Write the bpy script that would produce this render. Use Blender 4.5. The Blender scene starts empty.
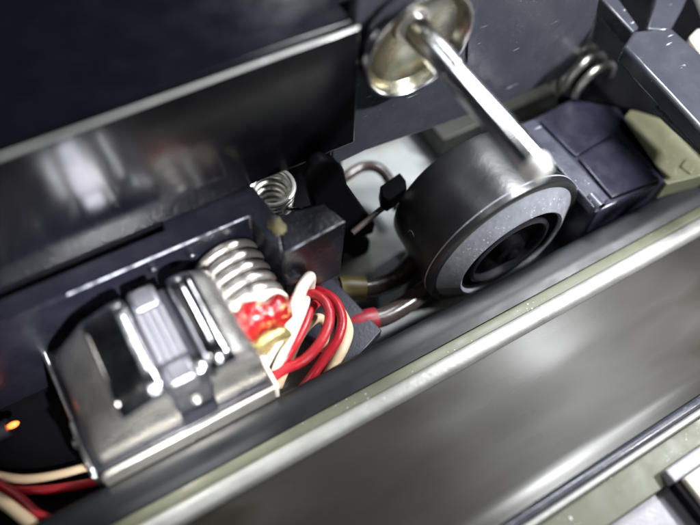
import bpy, bmesh, math, random
import numpy as np
from mathutils import Vector, Matrix, noise

random.seed(7)
# ------------------------------------------------------------------ camera
# 1 unit = 1 cm.  X = along the deck, -Y = along the capstan, Z = towards the tape.
R_ = np.array([0.861, -0.506, 0.0574]); U_ = np.array([0.411, 0.756, 0.509])
R_ /= np.linalg.norm(R_); U_ -= R_ * (U_ @ R_); U_ /= np.linalg.norm(U_); B_ = np.cross(R_, U_)
CAM = B_ * 5.0
FPX = 717.0
scn = bpy.context.scene
col = scn.collection
cd = bpy.data.cameras.new('camera'); cam = bpy.data.objects.new('camera', cd); col.objects.link(cam)
cam.matrix_world = Matrix(((R_[0], U_[0], B_[0], CAM[0]), (R_[1], U_[1], B_[1], CAM[1]), (R_[2], U_[2], B_[2], CAM[2]), (0, 0, 0, 1)))
cd.sensor_width = 36; cd.lens = 36 * FPX / 700; cd.clip_start = 0.1; cd.clip_end = 200
cd.dof.use_dof = True; cd.dof.focus_distance = 5.15; cd.dof.aperture_fstop = 0.17
scn.camera = cam

# ------------------------------------------------------------------ world, lamps, exposure
w = bpy.data.worlds.new('World'); scn.world = w; w.use_nodes = True
w.node_tree.nodes['Background'].inputs[0].default_value = (0.62, 0.75, 1.0, 1)
w.node_tree.nodes['Background'].inputs[1].default_value = 0.006

def area(name, loc, target, size, power, colr=(1, 1, 1), size_y=None, spread=180):
    l = bpy.data.lights.new(name, 'AREA'); l.energy = power; l.color = colr; l.size = size
    l.spread = math.radians(spread)
    if size_y: l.shape = 'RECTANGLE'; l.size_y = size_y
    o = bpy.data.objects.new(name, l); col.objects.link(o); o.location = loc
    o.rotation_euler = (Vector(target) - Vector(loc)).to_track_quat('-Z', 'Y').to_euler()
    return o
area('flash_lamp', (-1.2, -3.4, 3.3), (-1.5, 0.0, 0.4), 0.12, 34, (0.97, 0.98, 1.0), spread=30)
area('key_lamp', (4.6, -2.7, 4.6), (1.6, -0.2, 0), 0.5, 190, (0.97, 0.98, 1.0), spread=110)
area('overhead_lamp', (3.1, 0.45, 3.9), (1.2, -0.5, 0), 1.9, 170, (0.92, 0.96, 1.0), 1.3)
area('upper_lamp', (3.0, 1.9, 4.4), (1.2, -0.1, 0.3), 0.9, 170, (0.94, 0.97, 1.0))
area('back_glow_lamp', (4.4, 9.6, 7.4), (0.4, 1.2, 1), 0.8, 120, (0.85, 0.93, 1.0))  # unseen lamp added for the glow on the housing's top face
area('front_fill', (-1.0, -8.0, 3.0), (-0.5, -0.5, 0), 2.6, 40, (0.90, 0.95, 1.0), 0.8)  # added fill, brightens the head front and carriage
area('chrome_fill', (-1.1, 3.1, 6.6), (-1.2, 0, 0), 1.5, 45, (0.95, 0.97, 1.0), 0.7)  # unseen light added so the chrome shows white streaks
area('left_fill', (-6.5, -1.0, 4.0), (-1.5, 0, 0), 1.2, 40, (1.0, 0.97, 0.86), 0.6)  # added fill from the left for the head's sloping side
scn.view_settings.view_transform = 'Standard'
scn.view_settings.look = 'None'
scn.view_settings.exposure = 0.55
scn.view_settings.gamma = 1.0
scn.view_settings.use_curve_mapping = False

# ------------------------------------------------------------------ helpers
def at(px, py, ax, val):
    """point of the plane ax = val seen at a place of the photograph (measuring aid)"""
    d = R_ * (px - 350) / FPX - U_ * (py - 262.5) / FPX - B_
    i = 'xyz'.index(ax); t = (val - CAM[i]) / d[i]
    return Vector(CAM + d * t)
def ats(pts, ax, val): return [at(x, y, ax, val) for x, y in pts]

def mat(name, base, rough=0.4, metal=0.0, rvar=0.1, cvar=0.25, scale=6.0, bump=0.0, bscale=40.0, bdist=0.02,
        speck=0.0, speckcol=(0.7, 0.72, 0.75), stretch=None, spec=0.5, speckscale=60, scratch=0.0, coat=0.0, alt=None, altscale=2.0, trans=0.0, detail=6, bdetail=4, altlo=0.45, althi=0.62):
    m = bpy.data.materials.new(name); m.use_nodes = True
    nt = m.node_tree; N = nt.nodes; L = nt.links
    b = N['Principled BSDF']
    b.inputs['Metallic'].default_value = metal
    b.inputs['Specular IOR Level'].default_value = spec
    b.inputs['Coat Weight'].default_value = coat
    b.inputs['Transmission Weight'].default_value = trans
    tc = N.new('ShaderNodeTexCoord'); mp = N.new('ShaderNodeMapping'); L.new(tc.outputs['Object'], mp.inputs[0])
    if stretch: mp.inputs['Scale'].default_value = stretch
    n1 = N.new('ShaderNodeTexNoise'); n1.inputs['Scale'].default_value = scale; n1.inputs['Detail'].default_value = detail
    L.new(mp.outputs[0], n1.inputs['Vector'])
    mx = N.new('ShaderNodeMix'); mx.data_type = 'RGBA'
    c = Vector(base)
    mx.inputs[6].default_value = (*(c * (1 - cvar)), 1); mx.inputs[7].default_value = (*(c * (1 + cvar)), 1)
    L.new(n1.outputs['Fac'], mx.inputs[0]); last = mx.outputs[2]
    if alt:
        na = N.new('ShaderNodeTexNoise'); na.inputs['Scale'].default_value = altscale; na.inputs['Detail'].default_value = min(3, detail)
        L.new(mp.outputs[0], na.inputs['Vector'])
        rp = N.new('ShaderNodeMapRange'); rp.inputs[1].default_value = altlo; rp.inputs[2].default_value = althi; L.new(na.outputs['Fac'], rp.inputs[0])
        ma = N.new('ShaderNodeMix'); ma.data_type = 'RGBA'; L.new(rp.outputs[0], ma.inputs[0]); L.new(last, ma.inputs[6])
        ma.inputs[7].default_value = (*alt, 1); last = ma.outputs[2]
    rr = N.new('ShaderNodeMapRange'); rr.inputs[3].default_value = max(0.02, rough - rvar); rr.inputs[4].default_value = min(1, rough + rvar)
    rr.inputs[1].default_value = 0.3; rr.inputs[2].default_value = 0.7
    L.new(n1.outputs['Fac'], rr.inputs[0]); rlast = rr.outputs[0]
    def overlay(fac, colr, rgh):
        nonlocal last, rlast
        a = N.new('ShaderNodeMix'); a.data_type = 'RGBA'; L.new(fac, a.inputs[0]); L.new(last, a.inputs[6]); a.inputs[7].default_value = (*colr, 1); last = a.outputs[2]
        a2 = N.new('ShaderNodeMix'); a2.data_type = 'FLOAT'; L.new(fac, a2.inputs[0]); L.new(rlast, a2.inputs[2]); a2.inputs[3].default_value = rgh; rlast = a2.outputs[0]
    if speck > 0:
        ns = N.new('ShaderNodeTexNoise'); ns.inputs['Scale'].default_value = speckscale; ns.inputs['Detail'].default_value = 2; ns.inputs['Roughness'].default_value = 0.6
        L.new(tc.outputs['Object'], ns.inputs['Vector'])
        nb = N.new('ShaderNodeTexNoise'); nb.inputs['Scale'].default_value = 3.0; L.new(tc.outputs['Object'], nb.inputs['Vector'])
        ad = N.new('ShaderNodeMath'); ad.operation = 'MULTIPLY_ADD'; L.new(nb.outputs['Fac'], ad.inputs[0]); ad.inputs[1].default_value = 0.35; L.new(ns.outputs['Fac'], ad.inputs[2])
        th = N.new('ShaderNodeMapRange'); th.inputs[1].default_value = 0.93 - speck * 0.12; th.inputs[2].default_value = 0.97 - speck * 0.12; L.new(ad.outputs[0], th.inputs[0])
        overlay(th.outputs[0], speckcol, 0.6)
    if scratch > 0:
        mp2 = N.new('ShaderNodeMapping'); mp2.inputs['Rotation'].default_value = (0.5, 0.9, 0.4); mp2.inputs['Scale'].default_value = (2.5, 24, 24)
        L.new(tc.outputs['Object'], mp2.inputs[0])
        nv = N.new('ShaderNodeTexNoise'); nv.inputs['Scale'].default_value = 2.2; nv.inputs['Detail'].default_value = 4; L.new(mp2.outputs[0], nv.inputs['Vector'])
        tv = N.new('ShaderNodeMapRange'); tv.inputs[1].default_value = 0.72 - scratch * 0.08; tv.inputs[2].default_value = 0.76 - scratch * 0.08; L.new(nv.outputs['Fac'], tv.inputs[0])
        overlay(tv.outputs[0], (0.55, 0.58, 0.62), 0.45)
    L.new(last, b.inputs['Base Color']); L.new(rlast, b.inputs['Roughness'])
    if bump > 0:
        nb2 = N.new('ShaderNodeTexNoise'); nb2.inputs['Scale'].default_value = bscale; nb2.inputs['Detail'].default_value = bdetail
        L.new(mp.outputs[0], nb2.inputs['Vector'])
        bp = N.new('ShaderNodeBump'); bp.inputs['Strength'].default_value = bump; bp.inputs['Distance'].default_value = bdist
        L.new(nb2.outputs['Fac'], bp.inputs['Height']); L.new(bp.outputs[0], b.inputs['Normal'])
    return m

M = {}
M['black_gloss'] = mat('black_gloss', (0.004, 0.005, 0.008), 0.2, rvar=0.05, spec=0.22, bump=0.12, bscale=2.5, speck=0.0, speckcol=(0.25, 0.27, 0.3))
M['slab'] = mat('slab', (0.003, 0.003, 0.005), 0.17, rvar=0.03, spec=0.75, bump=0.15, bscale=2.2, speck=0.0)
M['grey_plate'] = mat('grey_plate', (0.052, 0.056, 0.070), 0.25, rvar=0.09, bump=0.12, bscale=14, speck=0.08, scratch=0.1)
M['carriage'] = mat('carriage', (0.006, 0.006, 0.010), 0.30, rvar=0.1, bump=0.2, bscale=30, speck=0.0)
M['arm'] = mat('arm', (0.05, 0.053, 0.072), 0.3, rvar=0.08, bump=0.12, bscale=20, speck=0.2, scratch=0.15)
M['arm_dark'] = mat('arm_dark', (0.026, 0.025, 0.045), 0.28, rvar=0.08, bump=0.12, bscale=12, speck=0.0)
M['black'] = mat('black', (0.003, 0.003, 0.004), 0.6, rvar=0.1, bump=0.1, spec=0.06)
M['black_semi'] = mat('black_semi', (0.012, 0.012, 0.017), 0.35, rvar=0.1, bump=0.15, bscale=12)
M['chrome'] = mat('chrome', (0.84, 0.84, 0.86), 0.2, 1.0, rvar=0.04, cvar=0.08, bump=0.05, bscale=6)
M['shell'] = mat('shell', (0.78, 0.78, 0.81), 0.13, 1.0, rvar=0.04, cvar=0.12, bump=0.12, bscale=5)
M['shell_side'] = mat('shell_side', (0.74, 0.72, 0.69), 0.27, 0.97, rvar=0.05, cvar=0.1, bump=0.08, bscale=30)
M['core'] = mat('core', (0.26, 0.25, 0.27), 0.32, 0.8, rvar=0.1, cvar=0.3, scale=8, stretch=(1, 0.3, 1))
M['core_dark'] = mat('core_dark', (0.16, 0.16, 0.19), 0.4, 0.6, rvar=0.1)
M['core_end'] = mat('core_end', (0.20, 0.20, 0.22), 0.34, 0.9, rvar=0.1)
M['tip'] = mat('tip', (0.8, 0.8, 0.78), 0.35, 0.2)
M['tin'] = mat('tin', (0.72, 0.69, 0.62), 0.34, 0.85, rvar=0.1, cvar=0.15, bump=0.1)
M['spring'] = mat('spring', (0.46, 0.44, 0.41), 0.33, 0.9, rvar=0.1, cvar=0.15, bump=0.15, bscale=30)
M['spring2'] = mat('spring2', (0.85, 0.84, 0.78), 0.3, 0.8, rvar=0.1, cvar=0.1)
M['rubber'] = mat('rubber', (0.012, 0.012, 0.014), 0.33, rvar=0.07, cvar=0.4, scale=2.5, spec=0.75, bump=0.06, bscale=25, speck=0.0, scratch=0.0)
M['rim_grey'] = mat('rim_grey', (0.22, 0.23, 0.26), 0.5, rvar=0.12, cvar=0.35, scale=14, bump=0.15, bscale=30, speck=0.6)
M['bowl'] = mat('bowl', (0.40, 0.40, 0.33), 0.25, 0.85, rvar=0.1, cvar=0.3, scale=5, alt=(0.26, 0.23, 0.14), altscale=3.5)
M['floor'] = mat('floor', (0.30, 0.32, 0.325), 0.45, 0.0, rvar=0.1, cvar=0.18, scale=3, bump=0.15, bscale=40, speck=0.5, speckcol=(0.35, 0.3, 0.25), alt=(0.22, 0.22, 0.19), altscale=1.4)
M['red_wire'] = mat('red_wire', (0.42, 0.014, 0.025), 0.34, rvar=0.12, cvar=0.35, bump=0.2, bscale=20)
M['cream_wire'] = mat('cream_wire', (0.72, 0.55, 0.36), 0.4, rvar=0.1, cvar=0.3, bump=0.2, bscale=20)
M['white_wire'] = mat('white_wire', (0.84, 0.77, 0.66), 0.4, rvar=0.06, cvar=0.12, bump=0.06)
M['dark_cable'] = mat('dark_cable', (0.06, 0.045, 0.042), 0.28, rvar=0.08, bump=0.2, bscale=8)
M['yellow'] = mat('yellow', (0.12, 0.095, 0.03), 0.45)
M['red_sleeve'] = mat('red_sleeve', (0.24, 0.015, 0.025), 0.4)
M['lacquer'] = mat('lacquer', (0.24, 0.004, 0.006), 0.2, rvar=0.05, cvar=0.4, bump=1.0, bscale=22, coat=0.8, alt=(0.6, 0.42, 0.12), altscale=22, altlo=0.635, althi=0.67)
M['gold'] = mat('gold', (0.50, 0.44, 0.18), 0.3, 0.8, rvar=0.1, cvar=0.4, bump=0.8, bscale=25)
M['navy'] = mat('navy', (0.018, 0.019, 0.032), 0.45, rvar=0.1, bump=0.1)
M['olive'] = mat('olive', (0.13, 0.133, 0.08), 0.4, rvar=0.1, cvar=0.3, scale=4, bump=0.2, bscale=10, speck=0.5, speckcol=(0.4, 0.42, 0.32))
M['olive_strip'] = mat('olive_strip', (0.10, 0.104, 0.066), 0.5, rvar=0.1, cvar=0.25, speck=0.3)
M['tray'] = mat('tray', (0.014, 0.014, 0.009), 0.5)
M['rail_dark'] = mat('rail_dark', (0.010, 0.011, 0.013), 0.42, spec=0.3, rvar=0.08, cvar=0.3, bump=0.15, bscale=8, stretch=(0.4, 1, 1))
M['rail_edge'] = mat('rail_edge', (0.34, 0.34, 0.32), 0.55, 0.25, rvar=0.12, cvar=0.3, scale=5, bump=0.22, bscale=18, speck=0.2)
M['rail_face'] = mat('rail_face', (0.040, 0.037, 0.031), 0.30, 0.2, rvar=0.06, cvar=0.4, scale=1.0, bump=1.0, bscale=0.9, bdist=0.06, detail=4, bdetail=1.2, alt=(0.022, 0.020, 0.014), altscale=1.0, altlo=0.5, althi=0.56, speck=0.0, speckcol=(0.5, 0.48, 0.45), stretch=(0.45, 1.6, 1))
M['grey_panel'] = mat('grey_panel', (0.26, 0.25, 0.28), 0.45, rvar=0.1, cvar=0.15, bump=0.1, speck=0.4)
M['ivory'] = mat('ivory', (0.82, 0.76, 0.64), 0.4, cvar=0.1)
M['edge_sparkle'] = mat('edge_sparkle', (0.45, 0.47, 0.52), 0.4, cvar=0.6, scale=30, bump=0.6, bscale=60, alt=(0.03, 0.03, 0.04), altscale=12)  # pale broken tone that paints the sparkle on the carriage edges
M['frame'] = mat('frame', (0.035, 0.037, 0.046), 0.25, rvar=0.08, bump=0.15, bscale=8, speck=0.0, scratch=0.3)
M['stain'] = mat('stain', (0.085, 0.072, 0.03), 0.7, cvar=0.7, scale=15, alt=(0.03, 0.03, 0.03), altscale=9)

def lampmat(name, c, s):
    m = bpy.data.materials.new(name); m.use_nodes = True; b = m.node_tree.nodes['Principled BSDF']
    b.inputs['Base Color'].default_value = (*c, 1); b.inputs['Emission Color'].default_value = (*c, 1); b.inputs['Emission Strength'].default_value = s
    return m
M['glow'] = lampmat('glow', (1.0, 0.16, 0.03), 2.2)

def tag(o, label=None, cat=None, group=None, kind=None):
    if label: o['label'] = label
    if cat: o['category'] = cat
    if group: o['group'] = group
    if kind: o['kind'] = kind
    return o
def thing(name, label, cat, loc=(0, 0, 0), group=None):
    o = bpy.data.objects.new(name, None); o.empty_display_size = 0.1; col.objects.link(o); o.location = loc
    return tag(o, label, cat, group)
def link(name, bm, m, parent=None, smooth=True, bevel=0, seg=2, auto=35):
    bmesh.ops.recalc_face_normals(bm, faces=bm.faces)
    me = bpy.data.meshes.new(name); bm.to_mesh(me); bm.free(); me.materials.append(m)
    for p in me.polygons: p.use_smooth = smooth
    if smooth and auto: me.set_sharp_from_angle(angle=math.radians(auto))
    o = bpy.data.objects.new(name, me); col.objects.link(o)
    if bevel:
        b = o.modifiers.new('bevel', 'BEVEL'); b.width = bevel; b.segments = seg; b.limit_method = 'ANGLE'; b.angle_limit = math.radians(30); b.harden_normals = False
    if parent:
        o.parent = parent; o.location = -Vector(parent.location)
    return o
def prism(pts, axis, a, b, bm=None):
    """polygon given by its two other coordinates, extruded along axis from a to b"""
    bm = bm or bmesh.new()
    def v(p, t):
        if axis == 'z': return (p[0], p[1], t)
        if axis == 'y': return (p[0], t, p[1])
        return (t, p[0], p[1])
    A = [bm.verts.new(v(p, a)) for p in pts]; Bv = [bm.verts.new(v(p, b)) for p in pts]
    bm.faces.new(A); bm.faces.new(Bv[::-1]); n = len(pts)
    for i in range(n): bm.faces.new((A[i], Bv[i], Bv[(i + 1) % n], A[(i + 1) % n]))
    return bm
def box(x0, x1, y0, y1, z0, z1, bm=None): return prism([(x0, y0), (x1, y0), (x1, y1), (x0, y1)], 'z', z0, z1, bm)
def zpoly(pts, z): return [(p.x, p.y) for p in ats(pts, 'z', z)]
def ypoly(pts, y): return [(p.x, p.z) for p in ats(pts, 'y', y)]
def lathe(prof, c, axis, seg=48, bm=None, closed=False):
    """prof: (along, radius) pairs, turned about axis through c"""
    bm = bm or bmesh.new(); c = Vector(c); ax = Vector(axis).normalized()
    e1 = ax.orthogonal().normalized(); e2 = ax.cross(e1)
    rings = []
    for t, r in prof:
        if r < 1e-6: rings.append([bm.verts.new(c + ax * t)]); continue
        rings.append([bm.verts.new(c + ax * t + (e1 * math.cos(k * 2 * math.pi / seg) + e2 * math.sin(k * 2 * math.pi / seg)) * r) for k in range(seg)])
    pairs = list(zip(rings, rings[1:])) + ([(rings[-1], rings[0])] if closed else [])
    for A, Bv in pairs:
        if len(A) == 1 and len(Bv) == 1: continue
        for k in range(seg):
            k2 = (k + 1) % seg
            if len(A) == 1: bm.faces.new((A[0], Bv[k], Bv[k2]))
            elif len(Bv) == 1: bm.faces.new((A[k], Bv[0], A[k2]))
            else: bm.faces.new((A[k], Bv[k], Bv[k2], A[k2]))
    return bm
def catmull(pts, n=10):
    P = [Vector(p) for p in pts]; P = [P[0] * 2 - P[1]] + P + [P[-1] * 2 - P[-2]]; out = []
    for i in range(1, len(P) - 2):
        a, b, c, d = P[i - 1:i + 3]
        for k in range(n):
            t = k / n
            out.append(0.5 * ((2 * b) + (c - a) * t + (2 * a - 5 * b + 4 * c - d) * t * t + (3 * b - a - 3 * c + d) * t ** 3))
    out.append(P[-2]); return out
def tube(pts, r, bm=None, seg=12, rf=None):
    bm = bm or bmesh.new(); rings = []; n = len(pts); prev = None
    for i, p in enumerate(pts):
        t = (pts[min(i + 1, n - 1)] - pts[max(i - 1, 0)]).normalized()
        if prev is None: e = t.orthogonal().normalized()
        else: e = (prev - t * prev.dot(t)).normalized()
        prev = e; f = t.cross(e); rr = r * (rf(i / (n - 1)) if rf else 1)
        rings.append([bm.verts.new(p + (e * math.cos(k * 2 * math.pi / seg) + f * math.sin(k * 2 * math.pi / seg)) * rr) for k in range(seg)])
    for A, Bv in zip(rings, rings[1:]):
        for k in range(seg): bm.faces.new((A[k], Bv[k], Bv[(k + 1) % seg], A[(k + 1) % seg]))
    bm.faces.new(rings[0][::-1]); bm.faces.new(rings[-1]); return bm
def helix(c, axis, length, r0, r1, turns, start=0, per=28):
    c = Vector(c); ax = Vector(axis).normalized(); e1 = ax.orthogonal().normalized(); e2 = ax.cross(e1); out = []
    n = int(turns * per)
    for i in range(n + 1):
        t = i / n; a = start + t * turns * 2 * math.pi; r = r0 + (r1 - r0) * t
        out.append(c + ax * length * t + (e1 * math.cos(a) + e2 * math.sin(a)) * r)
    return out
X, Y, Z = Vector((1, 0, 0)), Vector((0, 1, 0)), Vector((0, 0, 1))

# ------------------------------------------------------------------ setting: chassis floor, back wall
FZ = -0.85
o = link('chassis_floor', box(-9, 9, -0.55, 3.2, FZ - 0.1, FZ), M['floor'])
tag(o, 'pale silver metal chassis floor seen under the roller and cables', kind='structure')
o = link('chassis_wall', box(-9, 9, 3.2, 3.3, -1.2, 1.4), M['black'])
tag(o, 'black wall closing the back of the mechanism', kind='structure')

# ------------------------------------------------------------------ front rail (profile in y,z)
def strip(name, prof, m, label, cat=None, smooth=True, parent=None, bevel=0.0):
    bm = prism(prof, 'x', -9, 9)
    # cut along x so noise bends it slightly
    o = link(name, bm, m, parent, smooth, bevel, 3)
    if label: tag(o, label, cat)
    return o
rail = thing('front_rail', 'long dark glossy front rail crossing the lower right with worn silver edge', 'rail', (0, -1.2, -0.6))
def curve(pts, n=6): return [(p.x, p.y) for p in catmull([(a, b, 0) for a, b in pts], n)]
strip('inner_ledge', [(-0.50, -1.6)] + curve([(-0.50, -0.40), (-0.515, -0.32), (-0.56, -0.29), (-0.66, -0.285), (-0.745, -0.31)], 5) + [(-0.745, -1.6)], M['rail_dark'], None, parent=rail)
strip('olive_seam', [(-0.747, -1.6), (-0.747, -0.315), (-0.80, -0.30), (-0.835, -0.305), (-0.835, -1.6)], M['olive_strip'], None, parent=rail, bevel=0.01)
strip('bright_edge', [(-0.837, -1.6)] + curve([(-0.837, -0.29), (-0.855, -0.262), (-0.90, -0.252), (-0.945, -0.268), (-0.965, -0.32)], 4) + [(-0.965, -1.6)], M['rail_edge'], None, parent=rail)
# wide face: gently wavy sheet so it mirrors the lamps unevenly
bm = bmesh.new(); gx, gy = 220, 26; rows = []
for j in range(gy + 1):
    v_ = j / gy; y = -0.967 - v_ * 0.962
    base = -0.315 - 0.012 * math.sin(v_ * math.pi) + (0.03 * max(0, v_ - 0.9) / 0.1)
    rows.append([bm.verts.new((-9 + 18 * i / gx, y, base + 0.022 * noise.noise(Vector((i * 18 / gx * 0.9, y * 1.6, 3.1))))) for i in range(gx + 1)])
for j in range(gy):
    for i in range(gx): bm.faces.new((rows[j][i], rows[j][i + 1], rows[j + 1][i + 1], rows[j + 1][i]))
low = [[bm.verts.new((rows[j][i].co.x, rows[j][i].co.y, -1.6)) for i in (0, gx)] for j in (0, gy)]
bm.faces.new([v for v in rows[0]] + [low[0][1], low[0][0]]); bm.faces.new([v for v in rows[-1]][::-1] + [low[1][0], low[1][1]])
link('wide_face', bm, M['rail_face'], rail)
strip('blue_edge', [(-1.93, -1.6), (-1.93, -0.30), (-1.955, -0.27), (-1.985, -0.268), (-2.0, -0.29), (-2.0, -1.6)], M['grey_plate'], None, parent=rail, bevel=0.008)
strip('silver_edge', [(-2.002, -1.6), (-2.002, -0.30), (-2.015, -0.278), (-2.04, -0.278), (-2.05, -0.30), (-2.05, -1.6)], M['rail_edge'], None, parent=rail, bevel=0.006)
o = strip('olive_trim', [(-2.052, -1.6), (-2.052, -0.32), (-2.28, -0.34), (-2.28, -1.6)], M['olive_strip'], 'flat olive green trim strip below the wide dark rail', 'trim strip', bevel=0.008)
o = strip('lower_panel', [(-2.283, -1.6), (-2.283, -0.40), (-4.5, -0.42), (-4.5, -1.6)], M['grey_panel'], 'plain grey panel in the bottom right corner', 'panel', bevel=0.008)
t = thing('ivory_button', 'ivory block with pale lip at the bottom right corner of the deck', 'button', at(690, 480, 'z', -0.2))
q = at(665, 470, 'z', -0.25)
link('cap', box(q.x + 0.06, q.x + 2.2, q.y - 1.0, q.y - 0.10, -0.36, -0.22), M['ivory'], t, bevel=0.015)
link('lip', box(q.x, q.x + 2.2, q.y - 0.095, q.y, -0.36, -0.25), M['grey_panel'], t, bevel=0.012)
link('lip', box(q.x, q.x + 0.055, q.y - 1.0, q.y - 0.098, -0.36, -0.27), M['black'], t, bevel=0.008)

# ------------------------------------------------------------------ black housing slab and capstan plate
slab = thing('black_housing', 'large glossy black plastic housing with bright worn upper edge, upper left', 'housing', (-2, 0.62, 0.3))
xe = 0.375
link('front_wall', prism([(0.62, 0.425), (0.672, 1.395), (0.742, 1.395), (0.70, 0.425)], 'x', -9, xe), M['slab'], slab, bevel=0.012)
link('bright_edge', prism([(0.669, 1.397), (0.674, 1.405), (0.686, 1.407), (0.698, 1.397)], 'x', -9, xe - 0.005), M['rail_edge'], slab, bevel=0.006)
link('top_face', box(-9, xe, 0.765, 3.2, 1.28, 1.38), M['black_gloss'], slab, bevel=0.01)

plate = thing('capstan_plate', 'blue grey scratched plastic plate with rounded corner holding the capstan bearing', 'plate', (1.2, 0.75, 0.2))
pts = ypoly([(366, 151), (440, 126), (510, 101), (562, 78), (578, 62), (588, 42), (597, 15), (603, -20)], 0.75)
pts = [(0.27, pts[0][1] - 0.02)] + pts + [(pts[-1][0], 1.85), (0.385, 1.85), (0.385, 1.2), (0.27, 1.2)]
# ring hole approximated by the bearing standing proud of the plate
link('plate_face', prism(pts, 'y', 0.75, 0.83), M['grey_plate'], plate, bevel=0.02, seg=3)
link('rib', prism(ypoly([(468, 78), (474, 60), (478, -40), (470, -40), (466, 60), (461, 76)], 0.75), 'y', 0.735, 0.752), M['grey_plate'], plate, bevel=0.005)

link('gap_blackout', box(-9, -0.95, 0.665, 0.70, -0.83, 0.42), M['black'], slab)  # black sheet added so the gap under the housing stays dark
# capstan ------------------------------------------------------------
cx, cz = 0.80, 1.21
cap = thing('capstan', 'bright polished steel capstan shaft standing in an olive tinted metal bearing cup', 'capstan', (cx, 0.7, cz))
bx_, bz_ = 0.80, 1.12
link('bearing_cup', lathe([(0.01, 0.37), (-0.11, 0.385), (-0.12, 0.375), (-0.10, 0.355), (-0.05, 0.33), (-0.015, 0.25), (-0.005, 0.10), (-0.005, 0)], (bx_, 0.735, bz_), Y, 72), M['bowl'], cap)
link('rim_ring', lathe([(-0.115, 0.372), (-0.135, 0.385), (-0.135, 0.40), (-0.11, 0.41), (-0.03, 0.405), (-0.03, 0.388), (-0.11, 0.388)], (bx_, 0.735, bz_), Y, 72, closed=True), M['chrome'], cap)
link('collar', lathe([(0.0, 0.09), (0.0, 0.13), (-0.012, 0.135), (-0.02, 0.13), (-0.02, 0.09)], (cx, 0.725, cz), Y, 40, closed=True), M['tin'], cap)
link('shaft', lathe([(0, 0), (0, 0.094), (-0.46, 0.094), (-0.47, 0.084), (-1.24, 0.084), (-1.25, 0.07), (-1.25, 0)], (cx, 0.72, cz), Y, 48), M['chrome'], cap)
link('tip', lathe([(-1.23, 0), (-1.23, 0.084), (-1.24, 0.086), (-1.27, 0.086), (-1.33, 0.066), (-1.335, 0.05), (-1.335, 0)], (cx, 0.72, cz), Y, 12), M['tip'], cap)

# ------------------------------------------------------------------ pinch roller
rx, rz, RR = 1.18, -0.22, 0.62
roll = thing('pinch_roller', 'black rubber pinch roller with scuffed grey rim below the capstan', 'roller', (rx, 0, rz))
link('tyre', lathe([(-0.30, 0.46), (-0.315, 0.65), (-0.305, 0.672), (-0.27, 0.672), (-0.1, 0.635), (0.1, 0.62), (0.25, 0.612), (0.295, 0.60), (0.32, 0.565), (0.32, 0.40)], (rx, 0, rz), Y, 96), M['rubber'], roll)
link('rim', lathe([(-0.25, 0.672), (-0.275, 0.665), (-0.40, 0.475), (-0.41, 0.455), (-0.40, 0.44), (-0.37, 0.435), (-0.20, 0.435)], (rx, 0, rz), Y, 96), M['rim_grey'], roll)
link('recess', lathe([(-0.385, 0.437), (-0.36, 0.42), (-0.34, 0.38), (-0.33, 0.2), (-0.33, 0)], (rx, 0, rz), Y, 72), M['black'], roll)  # recess, hub and axle coloured black in place of the rail's shade
link('flange', lathe([(-0.33, 0.36), (-0.385, 0.355), (-0.395, 0.34), (-0.395, 0.325), (-0.385, 0.315), (-0.34, 0.31)], (rx + 0.0, 0, rz), Y, 72), M['black_semi'], roll)
link('hub', lathe([(-0.33, 0.14), (-0.40, 0.13), (-0.41, 0.11), (-0.41, 0.05)], (rx, 0, rz), Y, 40), M['black'], roll)
link('axle', lathe([(0, 0), (-0.0, 0.055), (-0.43, 0.055), (-0.44, 0.04), (-0.44, 0)], (rx, 0, rz), Y, 32), M['black'], roll)
link('mould_mark', lathe([(0, 0.03), (-0.006, 0.036), (0, 0.042)], Vector((rx - RR * 0.985, 0.05, rz + 0.09)), X, 20, closed=True), M['rim_grey'], roll)

# ------------------------------------------------------------------ roller arm block, right
zt = -0.02
arm = thing('roller_arm', 'dark blue grey plastic arm block with grooves beside the capstan tip', 'arm', (2, -0.1, 0.3))
pA = zpoly([(518, 126), (600, 84), (622, 112), (668, 180), (598, 212)], zt - 0.10)
link('body', prism(pA, 'z', -0.80, zt - 0.10), M['arm_dark'], arm, bevel=0.02, seg=3)
link('side_ridge', prism(zpoly([(519, 124), (535, 118), (610, 198), (594, 208)], zt), 'z', zt - 0.098, zt), M['arm'], arm, bevel=0.015, seg=3)
link('rear_pad', prism(zpoly([(541, 119), (578, 109), (590, 109), (603, 117), (613, 133), (577, 154)], zt - 0.05), 'z', zt - 0.098, zt - 0.078), M['arm_dark'], arm, bevel=0.02, seg=3)
link('front_pad', prism(zpoly([(579, 156), (615, 136), (662, 177), (613, 196)], zt - 0.05), 'z', zt - 0.098, zt - 0.072), M['arm_dark'], arm, bevel=0.02, seg=3)
link('peg', lathe([(0, 0.05), (0.12, 0.05)], (at(600, 208, 'y', -0.47)), Y, 20), M['arm'], arm, bevel=0)

# olive latch
t = thing('olive_latch', 'pale olive plastic latch block at the right edge beside the grey arm', 'latch', (2.5, -0.3, 0.2))
link('body', prism(zpoly([(617, 126), (632, 108), (650, 105), (672, 127), (720, 178), (716, 172), (667, 184)], -0.12), 'z', -0.8, -0.12), M['olive'], t, bevel=0.03, seg=4)
link('nub', prism(zpoly([(680, 166), (686, 158), (697, 164), (692, 174)], -0.10), 'z', -0.13, -0.10), M['olive'], t, bevel=0.02, seg=3)

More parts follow.
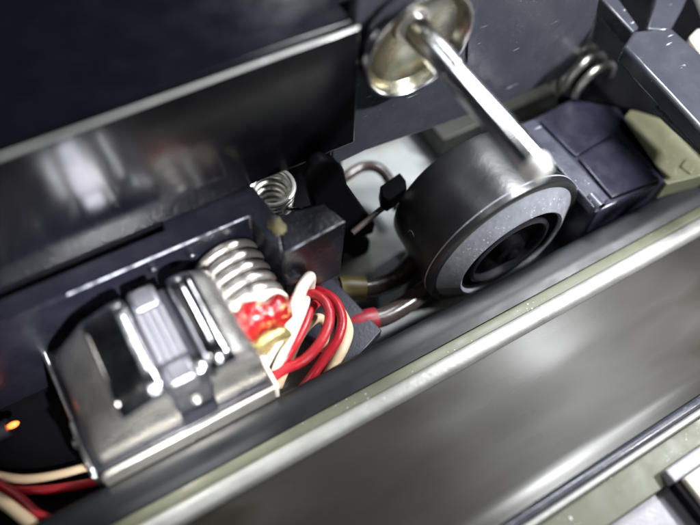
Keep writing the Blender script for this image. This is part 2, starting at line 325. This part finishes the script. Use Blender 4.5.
# upper right frame
t = thing('lever_frame', 'grey plastic lever with crossing arms in the upper right corner', 'lever', (3, 0.3, 0.7))
zf = 0.62
link('main_bar', prism(zpoly([(624, 46), (634, 30), (672, 27), (760, 105), (740, 165), (700, 128)], zf), 'z', zf - 0.16, zf), M['frame'], t, bevel=0.03, seg=3)
link('left_arm', prism(zpoly([(584, -22), (604, -24), (640, 26), (633, 31)], zf), 'z', zf - 0.16, zf - 0.01), M['frame'], t, bevel=0.015)
link('right_arm', prism(zpoly([(648, 27), (655, 5), (664, -30), (700, -30), (684, 6), (672, 28)], zf), 'z', zf - 0.16, zf - 0.02), M['frame'], t, bevel=0.015)
link('side_web', prism(zpoly([(628, 50), (640, 50), (740, 150), (735, 168)], zf - 0.165), 'z', 0.3, zf - 0.165), M['black_semi'], t, bevel=0.01)
o = link('thin_rod', tube([at(655, 108, 'z', 0.2), at(676, 128, 'z', 0.2), at(712, 160, 'z', 0.2)], 0.03), M['arm'])
tag(o, 'thin dark rod lying between the olive latch and the grey lever', 'rod')
o = link('brass_pin', lathe([(0, 0), (0, 0.06), (0.3, 0.06), (0.32, 0.0)], at(706, 136, 'z', 0.3), Z, 24), M['gold'])
tag(o, 'small brass pin showing at the right edge', 'pin')
o = link('cream_stop', prism(zpoly([(690, 38), (698, 30), (720, 30), (720, 62), (704, 58)], 0.1), 'z', -0.2, 0.1), M['ivory'])
tag(o, 'cream plastic stop behind the grey lever at the right edge', 'stop')

# torsion spring upper right
o = link('torsion_spring', tube(helix(at(572, 66, 'z', -0.1) + Y * 0.1, -Y, 0.40, 0.22, 0.22, 3.3, 3.6), 0.036, seg=12), M['spring'])
tag(o, 'loosely wound steel torsion spring in the dark gap right of the capstan plate', 'spring')
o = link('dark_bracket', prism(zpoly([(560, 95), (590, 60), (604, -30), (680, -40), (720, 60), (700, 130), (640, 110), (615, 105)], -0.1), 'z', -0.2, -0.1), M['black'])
tag(o, 'matt black bracket in the deep gap under the grey lever', 'bracket')
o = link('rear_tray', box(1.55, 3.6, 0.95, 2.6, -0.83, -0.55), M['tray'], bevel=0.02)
tag(o, 'dull olive tray in the shade under the capstan plate', 'tray')

# ------------------------------------------------------------------ head carriage
carr = thing('head_carriage', 'dark blue black carriage with stepped arm and painted edge sparkle behind the tape head', 'carriage', (-1, 0.5, 0))
zc = 0.40
c1 = at(250, 216, 'z', zc); c2 = at(284, 254, 'z', zc); c3 = at(346, 221, 'z', zc); c4 = at(324, 202, 'z', zc)
yb = c1.y
link('beam', prism([(-9, yb), (c1.x, yb), (c2.x - 0.005, c2.y), (c2.x + 0.10, c2.y + 0.28), (c1.x + 0.12, 0.66), (-1.06, 0.66), (-1.06, 0.585), (-9, 0.585)], 'z', -0.60, zc), M['carriage'], carr, bevel=0.012, seg=2)
link('arm', prism([(c2.x, c2.y), (c3.x, c3.y), (c4.x, c4.y), (c2.x + 0.105, c2.y + 0.28)], 'z', -0.30, zc - 0.003), M['carriage'], carr, bevel=0.012, seg=2)
link('bright_edge', prism([(yb - 0.004, zc + 0.001), (yb + 0.004, zc + 0.003), (yb + 0.008, zc + 0.001)], 'x', -1.75, c1.x - 0.01), M['edge_sparkle'], carr)  # edge glints put in as pale strips, here and on the arm
link('bright_edge', tube([Vector((c2.x + 0.01, c2.y + 0.002, zc - 0.002)), Vector((c3.x - 0.01, c3.y + 0.002, zc - 0.002))], 0.006, seg=6), M['edge_sparkle'], carr)
sp = at(277, 226, 'z', zc); sq = [(sp.x + math.cos(a) * (0.085 + 0.035 * noise.noise(Vector((math.cos(a) * 2.5, math.sin(a) * 2.5, 1)))) * 0.62, sp.y + math.sin(a) * (0.085 + 0.05 * noise.noise(Vector((math.cos(a) * 2, math.sin(a) * 2, 5))))) for a in [k * math.pi / 14 for k in range(28)]]
link('stain', prism(sq, 'z', zc + 0.001, zc + 0.004), M['stain'], carr, auto=0)
link('peg', lathe([(0, 0.055), (-0.05, 0.055), (-0.06, 0.04), (-0.06, 0)], at(291, 274, 'y', c2.y), Y, 24), M['carriage'], carr)
link('peg', lathe([(0, 0.03), (-0.04, 0.03), (-0.05, 0.02), (-0.05, 0)], at(152, 266, 'y', yb), Y, 16), M['carriage'], carr)
link('peg', lathe([(0, 0.03), (-0.06, 0.03), (-0.07, 0.02), (-0.07, 0)], at(189, 250, 'y', yb), Y, 16), M['carriage'], carr)

# conical spring
cs = at(272, 184, 'y', 0.86)
t = thing('conical_spring', 'bright conical coil spring half hidden under the black housing edge', 'spring', cs)
link('coil', tube(helix(cs, -Z, 0.42, 0.165, 0.10, 6.5, 0.4), 0.021, seg=10), M['spring2'], t)
a0 = helix(cs, -Z, 0.42, 0.165, 0.10, 6.5, 0.4)
link('tail', tube(catmull([a0[-1], at(292, 209, 'z', 0.0), at(306, 208, 'z', 0.02), at(322, 203, 'z', 0.05)], 6), 0.012, seg=8), M['black_gloss'], t)
link('hook', tube(catmull([a0[0], at(249, 192, 'y', 0.80), at(247, 186, 'y', 0.70), at(252, 184, 'y', 0.64)], 6), 0.016, seg=8), M['spring2'], t)

# black jagged lever
o = link('black_lever', prism(ypoly([(306, 180), (312, 166), (323, 159), (336, 162), (345, 171), (348, 186), (360, 203), (376, 224), (374, 234), (364, 237), (371, 241), (370, 251), (360, 260), (345, 255), (338, 275), (318, 275), (316, 215)], 0.42), 'y', 0.42, 0.50), M['black'], bevel=0.02)
tag(o, 'matt black lever with a notched outline beside the conical spring', 'lever')
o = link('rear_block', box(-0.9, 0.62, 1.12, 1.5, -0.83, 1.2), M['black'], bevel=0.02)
tag(o, 'matt black block in the dark behind the conical spring', 'block')
o = link('low_block', box(-0.9, 0.22, 0.72, 1.118, -0.83, -0.47), M['black'], bevel=0.02)
tag(o, 'low black block underneath the conical spring', 'block')
# silver foot, rod with black knob, grey cable
t = thing('knobbed_rod', 'thin dark rod carrying a small faceted black knob left of the roller', 'rod', at(393, 182, 'z', -0.1))
link('rod', tube([at(352, 233, 'z', -0.25), at(380, 210, 'z', -0.2), at(440, 172, 'z', -0.15)], 0.024), M['dark_cable'], t)
link('knob', prism(zpoly([(380, 186), (400, 172), (406, 180), (407, 188), (389, 201), (382, 197)], -0.05), 'z', -0.2, -0.05), M['black'], t, bevel=0.012)
o = link('grey_cable', tube(catmull([at(325, 190, 'z', -0.5), at(345, 177, 'z', -0.45), at(362, 167, 'z', -0.45), at(378, 168, 'z', -0.45), at(390, 182, 'z', -0.5), at(398, 210, 'z', -0.6)], 8), 0.045), M['dark_cable'])
tag(o, 'dark grey cable arching behind the small black knob', 'cable')

# ------------------------------------------------------------------ azimuth screw, spring, lacquer
sy0 = yb - 0.01
sa = Vector((-0.77, sy0 - 0.02, 0.03))
o = link('azimuth_spring', tube(helix(sa, -Y, 0.41, 0.215, 0.215, 4.4, 2.2, 32), 0.040, seg=14), M['spring'])
tag(o, 'thick steel coil spring squeezed behind the red lacquered screw', 'spring')
scr = thing('azimuth_screw', 'screw sealed with glossy red lacquer and gold flecks at the end of the thick spring', 'screw', (sa.x, sa.y - 0.5, sa.z))
link('shank', lathe([(0, 0), (0, 0.09), (-0.48, 0.09), (-0.48, 0)], sa, Y, 24), M['tin'], scr)
link('washer', lathe([(-0.435, 0.10), (-0.435, 0.25), (-0.455, 0.255), (-0.47, 0.25), (-0.47, 0.10)], sa, Y, 40, closed=True), M['white_wire'], scr)
bm = lathe([(-0.472, 0.06), (-0.472, 0.22), (-0.50, 0.25), (-0.57, 0.245), (-0.62, 0.21), (-0.635, 0.10), (-0.63, 0)], sa, Y, 48)
for v in bm.verts:
    n = noise.noise(v.co * 9.0) + 0.5 * noise.noise(v.co * 22.0); d = v.co - Vector((sa.x, v.co.y, sa.z)); v.co += d * 0.16 * n + Y * 0.03 * n
link('lacquer', bm, M['lacquer'], scr, auto=0)
bm = lathe([(-0.60, 0.03), (-0.64, 0.12), (-0.70, 0.13), (-0.70, 0.05), (-0.70, 0)], sa, Y, 32)
for v in bm.verts: v.co += Vector((0.02, 0, 0)) + Vector((1, 1, 1)) * 0.02 * noise.noise(v.co * 25)
link('slot_head', bm, M['gold'], scr, auto=0)

# ------------------------------------------------------------------ tape head
HX0, HX1, HY0, HY1 = -1.985, -0.885, -0.45, 0.27
head = thing('tape_head', 'polished silver tape head with rounded lobes and striped core in thin bracket', 'tape head', (-1.43, -0.1, -0.5))
def top(x):
    """height of the shell across the tape direction"""
    prof = [(-1.985, 0.08), (-1.97, 0.15), (-1.93, 0.21), (-1.77, 0.375), (-1.745, 0.395), (-1.62, 0.44), (-1.56, 0.463), (-1.50, 0.466), (-1.478, 0.45), (-1.465, 0.41), (-1.46, 0.24),
            (-1.23, 0.24), (-1.225, 0.36), (-1.21, 0.42), (-1.175, 0.454), (-1.13, 0.462), (-1.085, 0.456), (-0.98, 0.385), (-0.925, 0.335), (-0.895, 0.27), (-0.885, 0.18)]
    for (a, za), (b, zb) in zip(prof, prof[1:]):
        if a <= x <= b: return za + (zb - za) * (x - a) / (b - a)
    return prof[-1][1]
def lobe(name, xa, xb, m, r=0.13, extra=None):
    """solid between xa and xb under top(x), its two ends rounded off"""
    nx = max(12, int((xb - xa) / 0.012)); ys = []
    k = 7
    for i in range(k + 1):
        a = math.pi / 2 * i / k; ys.append((HY0 + r * (1 - math.sin(a)) if False else HY0 + r * (1 - math.cos(math.pi / 2 - a) ), r * (1 - math.sin(a))))
    # build: from front foot up over the fillet, along the top, down the back fillet
    prof = [(HY0, None, -0.11)]
    for i in range(k + 1):
        a = math.pi / 2 * i / k; prof.append((HY0 + r * (1 - math.cos(a)), r * (1 - math.sin(a)), None))
    for s in range(1, 12): prof.append((HY0 + r + (HY1 - HY0 - 2 * r) * s / 12, 0.0, None))
    for i in range(k, -1, -1):
        a = math.pi / 2 * i / k; prof.append((HY1 - r * (1 - math.cos(a)), r * (1 - math.sin(a)), None))
    prof.append((HY1, None, -0.11))
    bm = bmesh.new(); cols = []
    for i in range(nx + 1):
        x = xa + (xb - xa) * i / nx; zt_ = top(x)
        cols.append([bm.verts.new((x, y, z if d is None else zt_ - d)) for y, d, z in prof])
    for A, Bv in zip(cols, cols[1:]):
        for j in range(len(prof) - 1): bm.faces.new((A[j], Bv[j], Bv[j + 1], A[j + 1]))
    bm.faces.new(cols[0]); bm.faces.new(cols[-1][::-1])
    bm.faces.new([c[0] for c in cols] + [c[-1] for c in cols][::-1])
    o = link(name, bm, m, head, auto=50); o.data.materials.append(M['shell_side'])
    for p in o.data.polygons:
        if (p.center.y < HY0 + 0.012 and abs(p.normal.y) > 0.9) or p.center.x < -1.748 or p.center.x > -1.05: p.material_index = 1
    return o
lobe('left_lobe', HX0, -1.461, M['shell'])
lobe('right_lobe', -1.229, HX1, M['shell'])
link('channel', box(-1.4595, -1.2295, HY0 + 0.05, HY1 - 0.05, -0.1, 0.36), M['black_semi'], head, bevel=0.01)
# laminated core in the channel: thin plates side by side, end blocks lighter
xs = [-1.447 + i * 0.0235 for i in range(7)]
for i, x in enumerate(xs):
    link('core_plate', box(x, x + (0.019 if i % 2 else 0.0225), HY0 + 0.20, HY1 - 0.17, 0.22, 0.405 - 0.008 * (i % 2)), M['core'] if i % 2 == 0 else M['core_dark'], head, bevel=0.001)
for y0, y1 in ((HY0 + 0.03, HY0 + 0.19), (HY1 - 0.16, HY1 + 0.0)):
    link('core_block', box(-1.452, -1.278, y0, y1, 0.22, 0.405), M['core_end'], head, bevel=0.03, seg=4)
link('pin', lathe([(0, 0.035), (0.02, 0.035), (0.03, 0.02), (0.03, 0)], (-1.26, HY0 + 0.06, 0.42), Z, 16), M['chrome'], head)
link('pin', lathe([(0, 0.03), (-0.03, 0.03), (-0.05, 0.015), (-0.05, 0)], (-1.34, HY0 + 0.03, 0.12), Y, 16), M['tin'], head)
# bracket: thin bent sheet
link('bracket_front', prism([(-2.03, -0.73), (-0.86, -0.73), (-0.86, -0.125), (-2.0, -0.125), (-2.03, -0.16)], 'y', -0.525, -0.495), M['tin'], head, bevel=0.008)
link('bracket_side', prism([(-0.494, -0.73), (0.66, -0.73), (0.66, -0.16), (0.62, -0.10), (0.50, -0.08), (0.40, -0.13), (-0.05, -0.20), (-0.12, -0.10), (-0.35, -0.10), (-0.494, -0.14)], 'x', -2.075, -2.045), M['chrome'], head, bevel=0.008)
link('bracket_side', prism([(-0.52, -0.73), (-0.52, -0.14), (-0.49, -0.12), (-0.16, -0.12), (-0.13, -0.15), (-0.13, -0.73)], 'x', -0.857, -0.83), M['white_wire'], head, bevel=0.008)
link('base', box(-2.04, -0.862, -0.49, 0.42, -0.75, -0.125), M['black_semi'], head, bevel=0.01)
link('rivet', lathe([(0, 0.04), (-0.02, 0.035), (-0.028, 0)], (-2.075, -0.24, -0.14), X, 20), M['chrome'], head)

# ------------------------------------------------------------------ wires
def wire(name, pts, m, label, r=0.033, group=None, cat='wire'):
    P = catmull([at(x, y, 'z', z) for x, y, z in pts], 10)
    o = link(name, tube(P, r, seg=14), m); tag(o, label, cat, group); return o
wire('cream_wire', [(260, 374, -0.40), (270, 352, -0.10), (286, 325, 0.04), (298, 298, 0.10), (303, 286, 0.10), (310, 277, 0.05), (309, 290, -0.15)], M['white_wire'], 'thick pale cream wire bent over at the top of the bundle', 0.04)
wire('cream_wire', [(278, 386, -0.45), (288, 362, -0.32), (298, 340, -0.28), (308, 325, -0.25), (319, 318, -0.25), (326, 328, -0.35), (322, 350, -0.5)], M['cream_wire'], 'tan wire curling inside the red loops', 0.034)
wire('cream_wire', [(322, 388, -0.5), (334, 364, -0.4), (343, 348, -0.36), (348, 332, -0.38), (344, 318, -0.45), (335, 305, -0.55)], M['cream_wire'], 'tan wire outermost on the right of the red loops', 0.04)
wire('red_wire', [(262, 392, -0.4), (277, 371, -0.25), (291, 350, -0.18), (302, 330, -0.16), (311, 310, -0.17), (320, 300, -0.3), (330, 296, -0.5)], M['red_wire'], 'red wire running straight through the middle of the bundle', 0.034)
wire('red_wire', [(268, 326, -0.35), (280, 309, -0.2), (295, 297, -0.12), (314, 294, -0.1), (327, 305, -0.1), (329, 322, -0.1), (320, 343, -0.12), (304, 360, -0.16), (285, 369, -0.2), (268, 380, -0.3)], M['red_wire'], 'red wire making the full inner loop beside the tape head', 0.036)
wire('red_wire', [(300, 292, -0.35), (318, 291, -0.25), (334, 300, -0.22), (342, 318, -0.22), (338, 338, -0.24), (326, 356, -0.28), (312, 376, -0.35), (300, 392, -0.45)], M['red_wire'], 'red wire making the outer loop beside the navy strip', 0.036)
wire('cream_wire', [(270, 384, -0.40), (280, 360, -0.16), (292, 335, -0.06), (302, 312, -0.05), (306, 298, -0.12), (300, 288, -0.3)], M['white_wire'], 'pale cream wire lying against the bent one on its right', 0.03)
wire('tan_wire', [(250, 350, -0.5), (264, 338, -0.3), (278, 318, -0.25), (286, 300, -0.3), (296, 286, -0.4)], M['cream_wire'], 'tan wire tucked between the lacquered screw and red loop', 0.032)
wire('red_wire', [(246, 345, -0.4), (260, 334, -0.35), (276, 316, -0.35), (284, 300, -0.5)], M['red_wire'], 'short red wire showing under the lacquered screw', 0.03)
o = link('navy_strip', prism(zpoly([(306, 283), (333, 278), (382, 330), (345, 372), (300, 330)], -0.5), 'z', -0.60, -0.5), M['navy'], bevel=0.01)
tag(o, 'flat navy plastic strip under the wire loops', 'strip')

def cable(name, pts, r, sleeve, sm, label, sr):
    P = catmull([at(x, y, 'z', z) for x, y, z in pts], 10)
    t = thing(name, label, 'cable', P[0])
    link('sheath', tube(P, r, seg=16), M['dark_cable'], t)
    link('sleeve', tube(P[sleeve[0]:sleeve[1]], sr, seg=16), sm, t)
cable('dark_cable', [(325, 292, -0.6), (345, 288, -0.6), (370, 288, -0.62), (395, 279, -0.62), (412, 262, -0.62), (432, 240, -0.65), (460, 215, -0.7)], 0.08, (8, 19), M['yellow'], 'brown black cable with a dull yellow sleeve, upper of the pair under the roller', 0.10)
cable('dark_cable', [(340, 330, -0.6), (362, 322, -0.58), (385, 316, -0.6), (408, 303, -0.62), (425, 290, -0.64), (445, 278, -0.68), (470, 262, -0.72)], 0.075, (4, 17), M['red_sleeve'], 'brown black cable with a red sleeve, lower of the pair under the roller', 0.09)

# ------------------------------------------------------------------ dark left corner
wire('cream_wire', [(-30, 470, -0.6), (0, 476, -0.6), (25, 479, -0.6), (55, 475, -0.62), (90, 466, -0.62), (125, 455, -0.62)], M['cream_wire'], 'dim cream wire sagging across the dark lower left corner', 0.03)
wire('red_wire', [(-30, 478, -0.63), (0, 487, -0.63), (28, 490, -0.63), (60, 488, -0.63), (100, 480, -0.63), (125, 470, -0.63)], M['red_wire'], 'dim red wire below the cream one in the lower left corner', 0.03)
wire('cream_wire', [(-20, 488, -0.5), (5, 503, -0.5), (22, 516, -0.5), (45, 535, -0.5)], M['cream_wire'], 'cream wire nearest the lower left corner', 0.04)
wire('red_wire', [(-5, 483, -0.56), (18, 498, -0.56), (36, 514, -0.56), (50, 520, -0.6)], M['red_wire'], 'red wire behind the cream wire at the lower left corner', 0.036)
t = thing('indicator_lamp', 'small glowing orange lamp in the dark left of the tape head', 'lamp', at(12, 426, 'z', -0.5))
p = at(13, 425, 'z', -0.5)
bm = bmesh.new(); bmesh.ops.create_uvsphere(bm, u_segments=16, v_segments=10, radius=0.028)
for v in bm.verts: v.co = Vector((v.co.x * 1.5, v.co.y * 0.7, v.co.z)) + p
link('bulb', bm, M['glow'], t)
link('holder', lathe([(0.03, 0.0), (0.03, 0.06), (0.30, 0.07), (0.32, 0.0)], p, (-1, 0.1, -0.1), 20), M['black_semi'], t)
o = link('shadow_block', box(-9, -2.12, -0.49, 0.48, -0.83, -0.7), M['black'])  # black box standing in for the shade left of the head
tag(o, 'black block put in for the shadow left of the tape head', 'base')
